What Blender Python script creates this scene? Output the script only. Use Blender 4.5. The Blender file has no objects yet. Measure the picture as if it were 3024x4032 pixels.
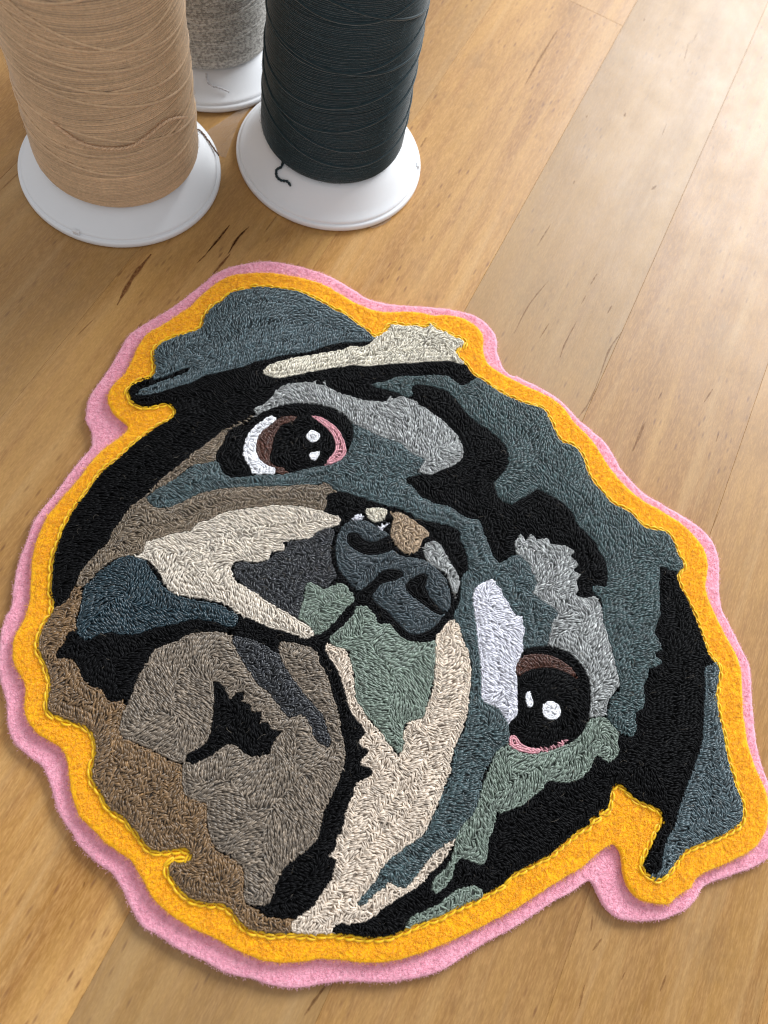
import bpy, bmesh, math, random
import numpy as np
from mathutils import Vector, Matrix
from mathutils.geometry import tessellate_polygon
random.seed(7); rng = np.random.default_rng(7)
S = bpy.context.scene
COL = S.collection
# ------------------------------------------------------------------ camera
PITCH, ROLL, CAMH = 1.16608, 0.39192, 0.18363
cam = bpy.data.cameras.new('camera'); co = bpy.data.objects.new('camera', cam); COL.objects.link(co)
cp, sp = math.cos(PITCH), math.sin(PITCH); cr, sr = math.cos(ROLL), math.sin(ROLL)
fw = Vector((0, cp, -sp)); up0 = Vector((0, sp, cp)); rt0 = Vector((1, 0, 0))
rt = cr*rt0 + sr*up0; up = -sr*rt0 + cr*up0
co.matrix_world = Matrix(((rt.x, up.x, -fw.x, 0), (rt.y, up.y, -fw.y, 0), (rt.z, up.z, -fw.z, CAMH), (0, 0, 0, 1)))
cam.sensor_width = 36; cam.lens = 3189/4032*36
cam.clip_start = 0.01; cam.clip_end = 20
cam.dof.use_dof = True; cam.dof.focus_distance = 0.196; cam.dof.aperture_fstop = 20
S.camera = co
# ------------------------------------------------------------------ light: grey room and one big window
W = bpy.data.worlds.new('World'); S.world = W; W.use_nodes = True
W.node_tree.nodes['Background'].inputs[0].default_value = (0.96, 0.975, 1.0, 1)
W.node_tree.nodes['Background'].inputs[1].default_value = 0.60
def area(name, az, el, dist, w, h, power, col, aim=(0.0, 0.09, 0)):
    l = bpy.data.lights.new(name, 'AREA'); l.shape = 'RECTANGLE'; l.size = w; l.size_y = h; l.energy = power; l.color = col
    o = bpy.data.objects.new(name, l); COL.objects.link(o)
    a, e = math.radians(az), math.radians(el)
    p = Vector(aim) + dist*Vector((math.sin(a)*math.cos(e), math.cos(a)*math.cos(e), math.sin(e)))
    o.location = p; o.rotation_euler = (Vector(aim)-p).to_track_quat('-Z', 'Y').to_euler()
    return o
area('window_light', 21, 32, 2.2, 1.25, 0.85, 72, (0.925, 0.965, 1.0))
S.view_settings.view_transform = 'Standard'; S.view_settings.look = 'None'
S.view_settings.exposure = 0.1; S.view_settings.gamma = 1
S.cycles.use_denoising = True; S.cycles.filter_width = 1.1
S.cycles.max_bounces = 6; S.cycles.transparent_max_bounces = 12

PINK=[(-548,1335),(-488,1353),(-425,1364),(-371,1364),(-313,1355),(-265,1346),(-217,1352),(-177,1365),(-118,1390),(-66,1410),(-25,1422),(18,1429),(58,1421),(91,1401),(110,1372),(119,1344),(142,1313),(165,1295),(196,1297),(228,1294),(274,1290),(321,1279),(358,1261),(389,1243),(428,1228),(468,1212),(496,1190),(525,1160),(562,1133),(611,1110),(674,1099),(710,1093),(755,1085),(788,1072),(815,1052),(830,1031),(843,1001),(851,960),(859,920),(871,891),(893,862),(920,832),(941,807),(962,783),(976,753),(986,709),(997,667),(1003,646),(1017,606),(1032,567),(1050,538),(1066,515),(1086,479),(1099,432),(1102,388),(1090,355),(1059,325),(1008,286),(961,249),(947,217),(928,187),(905,166),(874,146),(842,132),(810,121),(782,120),(758,129),(743,141),(728,156),(719,165),(709,166),(697,155),(674,126),(647,101),(621,71),(585,29),(551,-4),(525,-29),(503,-54),(474,-89),(443,-115),(416,-132),(371,-155),(337,-168),(299,-180),(257,-197),(230,-211),(193,-230),(160,-238),(133,-242),(114,-242),(80,-247),(43,-249),(6,-245),(-34,-244),(-68,-240),(-96,-234),(-124,-232),(-150,-218),(-171,-203),(-197,-183),(-225,-167),(-255,-161),(-290,-150),(-316,-139),(-331,-128),(-349,-119),(-374,-104),(-395,-84),(-421,-57),(-449,-36),(-485,-27),(-513,-19),(-534,-7),(-556,17),(-576,49),(-587,62),(-610,83),(-627,104),(-641,127),(-651,151),(-665,181),(-670,204),(-673,211),(-672,233),(-687,268),(-702,304),(-712,338),(-719,379),(-727,419),(-728,456),(-722,492),(-718,527),(-715,563),(-709,609),(-703,643),(-711,664),(-726,686),(-748,703),(-761,729),(-763,735),(-768,751),(-771,783),(-768,832),(-767,876),(-769,920),(-769,960),(-755,998),(-733,1040),(-712,1082),(-697,1122),(-678,1172),(-660,1228),(-634,1267),(-596,1302)]
YELLOW=[(-564,1270),(-520,1292),(-469,1307),(-416,1318),(-363,1318),(-315,1309),(-268,1303),(-225,1307),(-202,1315),(-172,1331),(-146,1345),(-111,1358),(-77,1365),(-47,1382),(-10,1392),(27,1389),(56,1376),(71,1351),(80,1324),(96,1295),(121,1280),(167,1272),(212,1268),(252,1266),(293,1263),(327,1253),(348,1241),(371,1221),(401,1206),(437,1186),(465,1162),(493,1136),(525,1113),(565,1093),(606,1079),(642,1074),(677,1068),(713,1061),(745,1046),(775,1028),(793,1009),(805,983),(809,954),(811,924),(817,906),(835,879),(857,851),(878,826),(904,800),(925,776),(940,747),(950,715),(965,651),(974,624),(989,585),(1007,552),(1027,524),(1046,502),(1060,476),(1067,437),(1066,409),(1051,369),(1024,339),(987,305),(950,275),(930,251),(923,230),(912,220),(896,200),(879,181),(845,172),(821,169),(802,175),(785,187),(772,205),(764,228),(755,244),(740,254),(733,253),(716,235),(698,209),(680,183),(653,154),(626,125),(603,98),(580,71),(549,39),(523,14),(492,-15),(463,-40),(440,-60),(424,-72),(398,-93),(366,-114),(333,-131),(298,-143),(257,-153),(225,-163),(198,-176),(160,-193),(122,-203),(98,-206),(65,-205),(28,-203),(-5,-201),(-34,-200),(-62,-196),(-94,-191),(-120,-183),(-142,-171),(-163,-155),(-183,-142),(-206,-130),(-234,-126),(-260,-120),(-285,-111),(-313,-101),(-331,-93),(-343,-82),(-353,-75),(-370,-57),(-384,-37),(-401,-12),(-421,6),(-442,13),(-473,15),(-499,24),(-522,38),(-539,62),(-553,90),(-570,107),(-594,121),(-612,142),(-624,165),(-629,188),(-628,214),(-635,244),(-645,273),(-655,291),(-680,342),(-693,380),(-698,413),(-701,448),(-696,487),(-691,519),(-684,556),(-681,592),(-674,630),(-662,666),(-647,700),(-646,723),(-669,733),(-690,739),(-709,753),(-720,764),(-730,787),(-730,811),(-722,843),(-721,872),(-725,915),(-727,948),(-723,981),(-703,1016),(-685,1056),(-666,1097),(-658,1133),(-646,1172),(-632,1206),(-611,1236)]
BORDER=[(-544,1227),(-508,1244),(-470,1256),(-435,1267),(-408,1267),(-372,1264),(-330,1258),(-293,1255),(-259,1245),(-224,1236),(-199,1227),(-188,1244),(-179,1261),(-179,1278),(-157,1291),(-133,1298),(-112,1311),(-89,1312),(-80,1335),(-58,1325),(-32,1327),(-5,1324),(17,1325),(31,1316),(23,1295),(15,1281),(30,1267),(57,1254),(75,1237),(101,1232),(139,1222),(185,1214),(229,1214),(275,1221),(297,1212),(316,1191),(337,1166),(356,1150),(387,1150),(410,1141),(429,1121),(445,1095),(468,1072),(503,1051),(528,1037),(554,1035),(585,1029),(615,1011),(644,1012),(676,1020),(699,1008),(717,984),(735,961),(748,949),(742,931),(737,914),(751,890),(773,865),(794,841),(817,809),(836,780),(858,749),(886,732),(891,707),(893,665),(892,660),(900,644),(911,614),(927,583),(940,551),(956,517),(974,485),(994,458),(1007,431),(1005,403),(987,379),(959,351),(928,326),(897,301),(884,277),(872,253),(860,229),(841,218),(822,221),(803,233),(806,257),(813,289),(820,319),(827,338),(815,357),(789,358),(763,358),(735,368),(718,375),(706,367),(706,346),(707,326),(703,308),(691,310),(691,291),(673,286),(677,271),(656,253),(641,231),(624,205),(609,183),(584,158),(560,133),(544,118),(526,88),(508,69),(488,47),(470,31),(446,10),(423,-11),(407,-24),(380,-44),(363,-60),(340,-80),(318,-92),(295,-100),(265,-107),(235,-115),(206,-126),(175,-137),(146,-146),(112,-158),(79,-165),(60,-166),(44,-160),(22,-148),(1,-144),(-25,-152),(-55,-156),(-77,-152),(-98,-143),(-120,-130),(-132,-114),(-121,-101),(-99,-93),(-97,-80),(-118,-80),(-142,-94),(-167,-103),(-186,-98),(-209,-86),(-234,-74),(-255,-67),(-280,-64),(-301,-50),(-321,-36),(-339,-27),(-353,-7),(-355,3),(-365,32),(-378,50),(-392,60),(-414,62),(-443,60),(-471,60),(-492,67),(-502,90),(-513,117),(-533,140),(-555,158),(-572,173),(-583,200),(-586,228),(-584,251),(-590,271),(-607,289),(-616,308),(-628,334),(-641,363),(-649,399),(-655,433),(-657,464),(-656,497),(-652,532),(-650,563),(-644,596),(-634,622),(-623,653),(-615,683),(-601,717),(-583,753),(-566,784),(-564,803),(-564,801),(-578,813),(-599,808),(-616,793),(-635,781),(-658,780),(-680,792),(-692,810),(-688,831),(-674,852),(-659,869),(-660,888),(-675,910),(-687,934),(-683,960),(-669,982),(-648,1008),(-620,1037),(-615,1061),(-621,1083),(-616,1117),(-601,1149),(-592,1178),(-572,1199),(-547,1221)]
REGIONS=[
('fur_patch','','PC','pinkish cream chin fur embroidery',[(-5,426),(4,419),(32,423),(45,417),(61,397),(80,369),(98,340),(117,319),(148,296),(182,282),(198,268),(225,254),(231,257),(223,326),(251,352),(250,344),(252,410),(236,477),(218,527),(226,550),(235,577),(248,585),(268,571),(278,552),(304,521),(320,490),(339,423),(345,375),(342,342),(339,309),(345,271),(351,236),(348,201),(340,162),(337,123),(335,124),(365,129),(400,139),(403,127),(395,102),(385,80),(371,53),(355,22),(331,-5),(312,-26),(295,-51),(276,-72),(255,-86),(231,-91),(220,-104),(199,-116),(177,-127),(158,-135),(143,-132),(145,-114),(158,-98),(172,-75),(177,-49),(185,-26),(182,-3),(182,13),(159,15),(172,31),(167,51),(170,77),(168,95),(164,100),(165,123),(166,149),(163,165),(178,180),(188,192),(187,205),(169,205),(154,206),(167,238),(145,240),(137,250),(144,270),(123,286),(100,298),(79,325),(62,347),(37,373),(11,392),(-5,404)]),
('fur_patch','','SAGE','sage green chin fur embroidery',[(23,522),(38,533),(57,531),(73,520),(86,506),(106,515),(122,510),(149,498),(182,501),(208,513),(221,521),(234,484),(241,453),(248,423),(250,395),(252,359),(250,344),(232,334),(220,318),(224,295),(233,282),(232,257),(219,262),(193,273),(184,279),(169,290),(143,301),(118,319),(98,333),(77,375),(58,404),(43,424),(26,420),(-3,427),(-2,442),(13,471),(25,507)]),
('fur_patch','','TP','taupe fur embroidery along the side of the muzzle',[(-371,922),(-384,887),(-407,848),(-427,820),(-443,794),(-457,756),(-479,710),(-494,668),(-512,633),(-519,600),(-531,565),(-543,535),(-546,506),(-551,472),(-549,440),(-557,413),(-565,386),(-568,358),(-567,335),(-563,322),(-548,328),(-542,350),(-535,372),(-526,395),(-509,420),(-486,433),(-465,450),(-462,475),(-447,489),(-422,508),(-393,534),(-381,556),(-354,580),(-327,604),(-318,612),(-280,638),(-233,664),(-183,686),(-137,707),(-133,730),(-142,757),(-117,774),(-146,786),(-161,785),(-169,766),(-206,758),(-312,710),(-433,633),(-491,585),(-492,610),(-477,660),(-464,688),(-449,697),(-423,716),(-419,724),(-426,748),(-423,776),(-425,807),(-404,840),(-386,872),(-368,906)]),
('fur_patch','','SL','slate blue fur embroidery under the eyes and down the face',[(-518,577),(-513,592),(-501,614),(-488,633),(-476,656),(-466,678),(-461,691),(-441,707),(-417,723),(-402,716),(-392,703),(-370,698),(-357,705),(-331,727),(-303,744),(-274,758),(-252,772),(-228,792),(-210,805),(-178,824),(-162,845),(-149,874),(-150,897),(-147,921),(-158,959),(-130,972),(-97,973),(-52,985),(-11,976),(19,962),(44,950),(54,932),(49,902),(24,881),(21,866),(44,859),(70,844),(90,844),(112,841),(138,848),(172,841),(194,838),(223,847),(238,827),(257,805),(277,780),(295,762),(309,768),(321,782),(339,799),(398,790),(478,721),(478,693),(471,677),(476,648),(479,610),(426,580),(416,514),(433,447),(444,394),(451,368),(432,346),(424,315),(420,293),(418,295),(420,268),(425,230),(419,195),(409,171),(405,144),(394,133),(378,111),(362,87),(352,58),(345,40),(338,22),(325,11),(309,10),(298,15),(295,0),(281,-14),(273,-29),(265,-44),(253,-51),(252,-37),(262,-18),(271,3),(274,29),(283,51),(301,76),(319,102),(335,124),(341,158),(347,190),(352,225),(347,260),(343,164),(349,198),(355,231),(348,272),(342,311),(343,339),(348,369),(341,410),(325,477),(310,516),(278,552),(261,580),(244,585),(241,604),(244,629),(238,659),(230,684),(230,696),(238,717),(228,737),(216,761),(194,777),(193,794),(170,801),(146,799),(124,794),(99,787),(74,788),(48,794),(6,788),(-28,782),(-49,783),(-79,780),(-106,777),(-128,772),(-143,778),(-161,783),(-171,770),(-204,754),(-243,732),(-289,711),(-324,693),(-358,673),(-386,658),(-416,632),(-435,606),(-448,592),(-465,572),(-487,562),(-506,562),(-515,568)]),
('fur_patch','','CH','charcoal fur embroidery beside the nose',[(-270,507),(-254,522),(-229,525),(-202,549),(-198,567),(-178,582),(-179,604),(-156,620),(-133,641),(-125,659),(-102,680),(-88,669),(-86,641),(-75,613),(-57,588),(-44,573),(-51,554),(-55,536),(-81,535),(-100,533),(-100,517),(-95,492),(-89,463),(-85,446),(-113,449),(-164,455),(-222,468),(-253,479),(-267,492)]),
('fur_patch','','CR','cream muzzle fur embroidery',[(-486,436),(-469,452),(-473,474),(-453,495),(-430,517),(-396,540),(-386,566),(-359,590),(-354,605),(-352,602),(-326,628),(-286,652),(-243,678),(-189,700),(-145,707),(-119,710),(-100,713),(-88,712),(-89,694),(-106,678),(-126,661),(-133,649),(-135,636),(-163,619),(-181,607),(-188,596),(-178,584),(-203,569),(-203,552),(-213,540),(-237,526),(-264,518),(-275,501),(-261,479),(-246,470),(-222,468),(-193,462),(-164,455),(-141,453),(-113,449),(-89,444),(-69,441),(-52,437),(-37,428),(-49,412),(-73,409),(-103,408),(-123,403),(-152,402),(-182,405),(-204,403),(-228,408),(-253,413),(-277,410),(-308,404),(-354,392),(-382,396),(-401,411),(-413,421),(-429,430),(-447,438),(-466,437)]),
('fur_patch','','SAGE','small sage green fur embroidery left of the mouth line',[(-100,533),(-81,535),(-59,535),(-38,558),(-21,563),(-1,552),(16,543),(10,525),(0,502),(-9,470),(-21,443),(-33,428),(-52,437),(-70,445),(-87,449),(-90,467),(-95,496),(-100,517)]),
('fur_patch','','DT','dark teal cheek embroidery',[(-486,434),(-461,435),(-438,426),(-410,407),(-380,393),(-353,391),(-305,398),(-272,405),(-236,408),(-209,397),(-208,379),(-225,368),(-254,367),(-297,356),(-315,341),(-342,322),(-369,303),(-398,276),(-428,264),(-459,255),(-480,228),(-493,226),(-511,233),(-526,263),(-532,290),(-547,325),(-540,347),(-534,369),(-524,392),(-506,422)]),
('fur_patch','','BR','brown jowl embroidery',[(-551,327),(-537,306),(-533,278),(-525,252),(-514,238),(-529,225),(-525,205),(-528,186),(-526,169),(-517,172),(-493,179),(-474,169),(-459,155),(-428,143),(-405,146),(-392,134),(-369,131),(-352,145),(-345,118),(-338,91),(-322,74),(-287,72),(-249,72),(-216,67),(-185,66),(-172,39),(-151,18),(-113,23),(-99,1),(-83,-29),(-64,-46),(-46,-57),(-19,-57),(13,-69),(28,-102),(45,-125),(68,-125),(83,-131),(116,-124),(139,-116),(141,-127),(140,-142),(107,-154),(61,-168),(23,-156),(-23,-155),(-58,-162),(-90,-151),(-118,-132),(-123,-116),(-109,-99),(-102,-85),(-127,-88),(-163,-108),(-205,-90),(-246,-75),(-287,-60),(-334,-29),(-351,-7),(-382,50),(-423,57),(-471,58),(-494,68),(-508,100),(-533,138),(-568,169),(-580,203),(-579,240),(-581,261),(-572,272),(-564,290),(-565,312),(-562,325)]),
('fur_patch','','TC','grey taupe lower lip embroidery',[(-308,299),(-296,319),(-263,340),(-229,354),(-211,355),(-160,372),(-109,371),(-107,380),(-94,389),(-60,394),(-24,397),(-4,374),(18,358),(40,331),(62,304),(83,277),(100,246),(118,222),(127,192),(128,159),(126,119),(123,92),(128,56),(130,38),(123,18),(109,-5),(89,-37),(86,-68),(87,-100),(77,-116),(59,-119),(67,-122),(43,-122),(28,-102),(18,-73),(3,-63),(-21,-54),(-47,-55),(-65,-44),(-80,-28),(-95,-9),(-108,18),(-130,15),(-156,18),(-172,38),(-182,59),(-186,69),(-217,70),(-250,73),(-288,74),(-322,74),(-338,91),(-343,113),(-345,139),(-346,166),(-352,192),(-347,225),(-346,258),(-327,284)]),
('fur_patch','','CH','charcoal streak embroidery on the lower lip',[(-207,353),(-187,365),(-143,383),(-108,383),(-97,361),(-77,340),(-45,317),(-8,297),(24,281),(47,270),(62,251),(82,228),(89,214),(74,212),(47,218),(34,233),(20,248),(3,254),(-16,241),(-35,244),(-59,258),(-87,272),(-112,279),(-136,294),(-163,312),(-185,329)]),
('mouth','','BK','black open mouth embroidery with ragged edge',[(-202,249),(-189,251),(-170,241),(-150,225),(-146,244),(-129,254),(-126,231),(-109,234),(-99,218),(-79,229),(-75,214),(-77,202),(-58,214),(-45,202),(-20,208),(-29,188),(-31,170),(-28,154),(-45,144),(-61,135),(-80,137),(-97,144),(-114,144),(-123,133),(-139,107),(-154,88),(-168,76),(-184,80),(-186,92),(-170,108),(-159,129),(-160,152),(-169,179),(-184,218)]),
('fur_patch','','BK','black mouth line embroidery above the lower lip',[(-215,364),(-183,374),(-143,383),(-108,387),(-104,373),(-103,357),(-123,362),(-157,364),(-184,360),(-208,356)]),
('ear','','SE','slate grey folded ear embroidery with black crease',[(-647,860),(-654,886),(-667,908),(-670,936),(-664,964),(-642,995),(-611,1028),(-605,1059),(-610,1088),(-598,1125),(-582,1165),(-558,1197),(-525,1222),(-503,1232),(-464,1242),(-426,1255),(-379,1249),(-334,1244),(-287,1236),(-249,1228),(-220,1222),(-200,1216),(-201,1207),(-225,1190),(-275,1163),(-300,1140),(-339,1100),(-388,1066),(-424,1033),(-449,1013),(-464,991),(-509,952),(-543,920),(-562,891),(-590,864),(-614,838),(-639,816),(-661,804),(-674,809),(-662,838)]),
('ear_crease','','BK','',[(-681,812),(-655,849),(-632,875),(-611,899),(-596,919),(-582,928),(-588,910),(-606,888),(-627,865),(-647,841),(-662,822),(-667,808),(-680,801)]),
('fur_patch','','CS','cream highlight strip embroidery on the forehead',[(-420,995),(-408,1026),(-382,1053),(-351,1079),(-318,1103),(-293,1123),(-267,1143),(-242,1168),(-213,1181),(-198,1211),(-184,1247),(-179,1269),(-160,1289),(-134,1297),(-113,1311),(-91,1313),(-82,1336),(-59,1326),(-32,1326),(-5,1326),(21,1326),(21,1289),(7,1271),(24,1259),(45,1248),(34,1243),(9,1241),(-39,1215),(-93,1183),(-139,1158),(-184,1128),(-214,1118),(-234,1104),(-274,1076),(-305,1051),(-337,1026),(-368,1001),(-389,991),(-406,992)]),
('fur_patch','','SF','slate green forehead fur embroidery along the border',[(-155,1087),(-125,1109),(-101,1136),(-62,1157),(-7,1186),(20,1195),(48,1188),(66,1187),(87,1217),(111,1223),(157,1215),(185,1206),(228,1207),(272,1213),(294,1204),(314,1182),(335,1155),(354,1141),(384,1140),(406,1133),(425,1110),(441,1087),(464,1065),(500,1041),(536,1025),(552,1027),(581,1020),(609,1002),(637,1004),(669,1011),(693,997),(711,974),(729,951),(739,940),(731,922),(687,918),(687,907),(696,863),(706,826),(713,788),(710,753),(726,732),(739,713),(719,697),(746,684),(721,655),(724,629),(715,664),(725,640),(715,617),(723,590),(728,562),(713,548),(714,526),(722,511),(713,486),(690,487),(669,497),(651,508),(648,533),(649,560),(661,572),(660,591),(649,617),(632,637),(621,664),(609,682),(621,664),(601,696),(583,720),(575,749),(565,774),(547,782),(535,790),(545,803),(567,810),(562,844),(551,873),(530,890),(513,909),(483,926),(455,940),(443,958),(421,970),(393,981),(368,983),(337,987),(319,965),(296,932),(315,959),(298,933),(278,916),(252,922),(237,937),(227,954),(236,983),(243,1014),(239,1041),(226,1063),(201,1080),(167,1093),(136,1098),(107,1109),(80,1125),(66,1136),(35,1151),(-2,1148),(-38,1141),(-52,1132),(-56,1118),(-46,1102),(-58,1089),(-92,1090),(-128,1083),(-148,1080)]),
('brow','','LG','light grey brow embroidery above the first eye',[(-395,893),(-378,911),(-369,937),(-366,967),(-348,993),(-315,1014),(-293,1022),(-293,1036),(-281,1023),(-266,1026),(-268,1048),(-257,1027),(-219,1026),(-187,1029),(-155,1033),(-103,1052),(-98,1077),(-88,1067),(-73,1084),(-41,1090),(-22,1084),(19,1074),(57,1063),(93,1046),(114,1027),(131,1002),(129,978),(113,952),(88,927),(74,909),(51,905),(35,902),(42,919),(45,944),(21,942),(-6,948),(-28,961),(-59,956),(-83,954),(-108,956),(-134,958),(-155,958),(-180,970),(-213,978),(-245,975),(-282,964),(-315,946),(-345,920),(-369,889),(-384,868)]),
('brow','','LG','light grey fur embroidery beside the second eye with ragged edge',[(328,811),(322,829),(331,859),(347,840),(355,866),(371,855),(395,870),(410,860),(447,872),(473,866),(461,852),(489,838),(479,817),(503,815),(493,794),(507,774),(499,759),(519,759),(533,765),(550,778),(566,762),(575,749),(583,720),(601,696),(621,664),(643,626),(659,595),(660,591),(648,563),(642,542),(647,507),(644,504),(622,488),(609,495),(601,529),(584,560),(557,587),(526,601),(493,607),(474,608),(469,645),(467,676),(476,700),(455,707),(425,714),(399,720),(406,752),(384,771),(375,788),(352,796),(335,801)]),
('fur_patch','','SAGE','sage green fur embroidery below the second eye',[(611,485),(617,493),(633,505),(651,507),(669,497),(685,485),(688,465),(696,443),(688,422),(676,412),(659,418),(646,413),(644,391),(633,366),(610,343),(585,330),(558,322),(542,289),(520,257),(503,241),(509,250),(493,234),(470,216),(470,224),(474,199),(470,169),(478,133),(474,114),(451,110),(424,107),(418,86),(419,61),(405,35),(391,26),(381,35),(389,59),(404,87),(405,112),(402,143),(408,174),(421,199),(424,233),(424,276),(425,297),(427,317),(432,346),(448,363),(453,372),(497,372),(521,380),(555,400),(577,425),(596,454),(603,482)]),
('fur_patch','','SAGE','short sage green strip embroidery by the lower border',[(357,-48),(366,-27),(384,-12),(402,4),(418,25),(432,45),(456,63),(471,70),(490,63),(475,48),(448,26),(421,-3),(393,-28),(374,-48)]),
('ear','','SE','slate grey hanging ear embroidery',[(852,720),(866,728),(878,715),(881,685),(886,649),(901,616),(913,584),(926,552),(944,519),(962,491),(981,463),(996,434),(995,407),(978,384),(951,354),(923,330),(895,307),(881,287),(872,266),(860,242),(839,223),(828,224),(845,243),(843,268),(844,308),(855,339),(857,380),(862,424),(867,453),(873,495),(877,544),(871,590),(863,631),(858,672),(849,703)]),
('eye','eye1','BK','',[(-426,795),(-420,807),(-403,815),(-394,847),(-377,883),(-348,918),(-311,948),(-262,969),(-222,973),(-186,967),(-157,955),(-144,928),(-140,902),(-141,873),(-156,841),(-176,821),(-208,801),(-249,765),(-300,738),(-357,705),(-392,704),(-402,716),(-422,734),(-425,759),(-421,775)]),
('iris','eye1','DB','',[(-323,899),(-304,913),(-289,915),(-292,902),(-312,883),(-318,860),(-316,828),(-310,804),(-305,784),(-292,772),(-269,774),(-250,769),(-258,758),(-277,756),(-281,766),(-300,763),(-323,771),(-341,789),(-351,812),(-352,839),(-340,863),(-333,885)]),
('eye_white','eye1','WH','',[(-359,878),(-352,890),(-337,895),(-333,885),(-343,862),(-353,838),(-351,812),(-343,788),(-328,773),(-313,766),(-297,765),(-280,764),(-279,751),(-302,740),(-325,730),(-338,742),(-356,755),(-371,775),(-378,804),(-377,837),(-367,860)]),
('eyelid','eye1','PK','',[(-260,934),(-242,940),(-216,938),(-188,930),(-166,912),(-145,885),(-143,863),(-156,841),(-177,823),(-175,844),(-170,865),(-174,885),(-190,906),(-212,919),(-240,927)]),
('eye_highlight','eye1','WH','',[(-249,878),(-247,893),(-239,899),(-232,898),(-221,898),(-217,886),(-220,873),(-228,867),(-238,868),(-245,871)]),
('eye_highlight','eye1','WH','',[(-222,829),(-222,838),(-212,845),(-202,855),(-199,846),(-200,835),(-202,825),(-211,823)]),
('eye','eye2','BK','',[(424,586),(454,604),(488,617),(527,617),(554,605),(579,585),(595,557),(606,517),(608,477),(601,449),(583,420),(552,398),(518,388),(483,381),(460,386),(444,394),(440,413),(448,435),(442,469),(430,505),(420,512),(417,530),(418,557),(424,575)]),
('iris','eye2','DB','',[(420,512),(417,530),(418,557),(435,575),(466,590),(499,594),(527,590),(549,580),(561,564),(541,569),(510,570),(475,559),(446,541),(430,520)]),
('eyelid','eye2','PK','',[(449,386),(463,389),(477,378),(502,379),(535,393),(556,410),(575,428),(575,415),(553,394),(522,373),(499,364),(471,362),(453,365)]),
('eye_highlight','eye2','WH','',[(455,487),(459,496),(465,495),(471,484),(478,476),(478,465),(472,460),(463,466),(457,477)]),
('eye_highlight','eye2','WH','',[(500,474),(507,489),(520,495),(534,493),(542,484),(544,470),(535,457),(523,452),(509,456)]),
('eye_white','eye2','LV','lavender white fur embroidery in the corner of the eye',[(268,676),(286,704),(306,717),(314,704),(326,701),(334,688),(354,676),(366,661),(385,653),(395,662),(400,640),(411,628),(412,601),(421,585),(418,557),(417,530),(430,505),(440,468),(452,436),(442,418),(438,409),(424,418),(405,432),(386,432),(366,435),(355,459),(345,489),(330,524),(315,556),(300,589),(288,615),(272,645),(270,664)]),
('nose_pad','nose','NS','',[(-80,664),(-79,690),(-66,715),(-35,729),(10,725),(35,715),(51,689),(81,681),(113,691),(136,693),(154,688),(181,679),(202,663),(221,631),(227,606),(217,574),(204,545),(188,527),(170,515),(151,515),(128,525),(100,540),(78,546),(57,553),(46,562),(29,563),(11,561),(-12,571),(-37,585),(-56,604),(-72,634)]),
('nostril','nose','BK','',[(-59,678),(-54,686),(-37,692),(-26,684),(-6,683),(11,692),(33,715),(50,692),(44,677),(23,660),(-4,650),(-33,652),(-52,660)]),
('nostril','nose','BK','',[(112,621),(126,647),(140,661),(153,659),(155,635),(177,612),(210,595),(225,595),(214,584),(191,583),(165,591),(135,599),(117,607)]),
('nose_crease','nose','BK','',[(12,549),(32,586),(44,615),(50,630),(76,644),(98,645),(91,624),(73,610),(58,597),(51,572),(45,556),(46,540),(22,534)]),
('nose_highlight','nose','CS','',[(-43,749),(-40,761),(-20,772),(2,778),(8,772),(5,749),(-7,737),(-23,737)]),
('nose_highlight','nose','LV','',[(-66,715),(-61,732),(-48,742),(-37,734),(-53,722)]),
('nose_highlight','nose','LV','',[(18,755),(20,739),(11,722),(0,725),(9,738)]),
('nose_highlight','nose','TN','tan highlight embroidery on the nose',[(15,775),(32,783),(60,782),(83,775),(104,771),(124,759),(113,746),(110,732),(110,710),(96,694),(77,692),(58,700),(35,720),(29,747),(27,763)]),
('nose_highlight','nose','LG','grey highlight embroidery along the nose rim',[(119,719),(124,738),(140,749),(158,744),(176,727),(192,713),(209,699),(226,682),(231,656),(235,633),(218,650),(197,678),(178,686),(154,688),(134,700)]),
]
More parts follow.
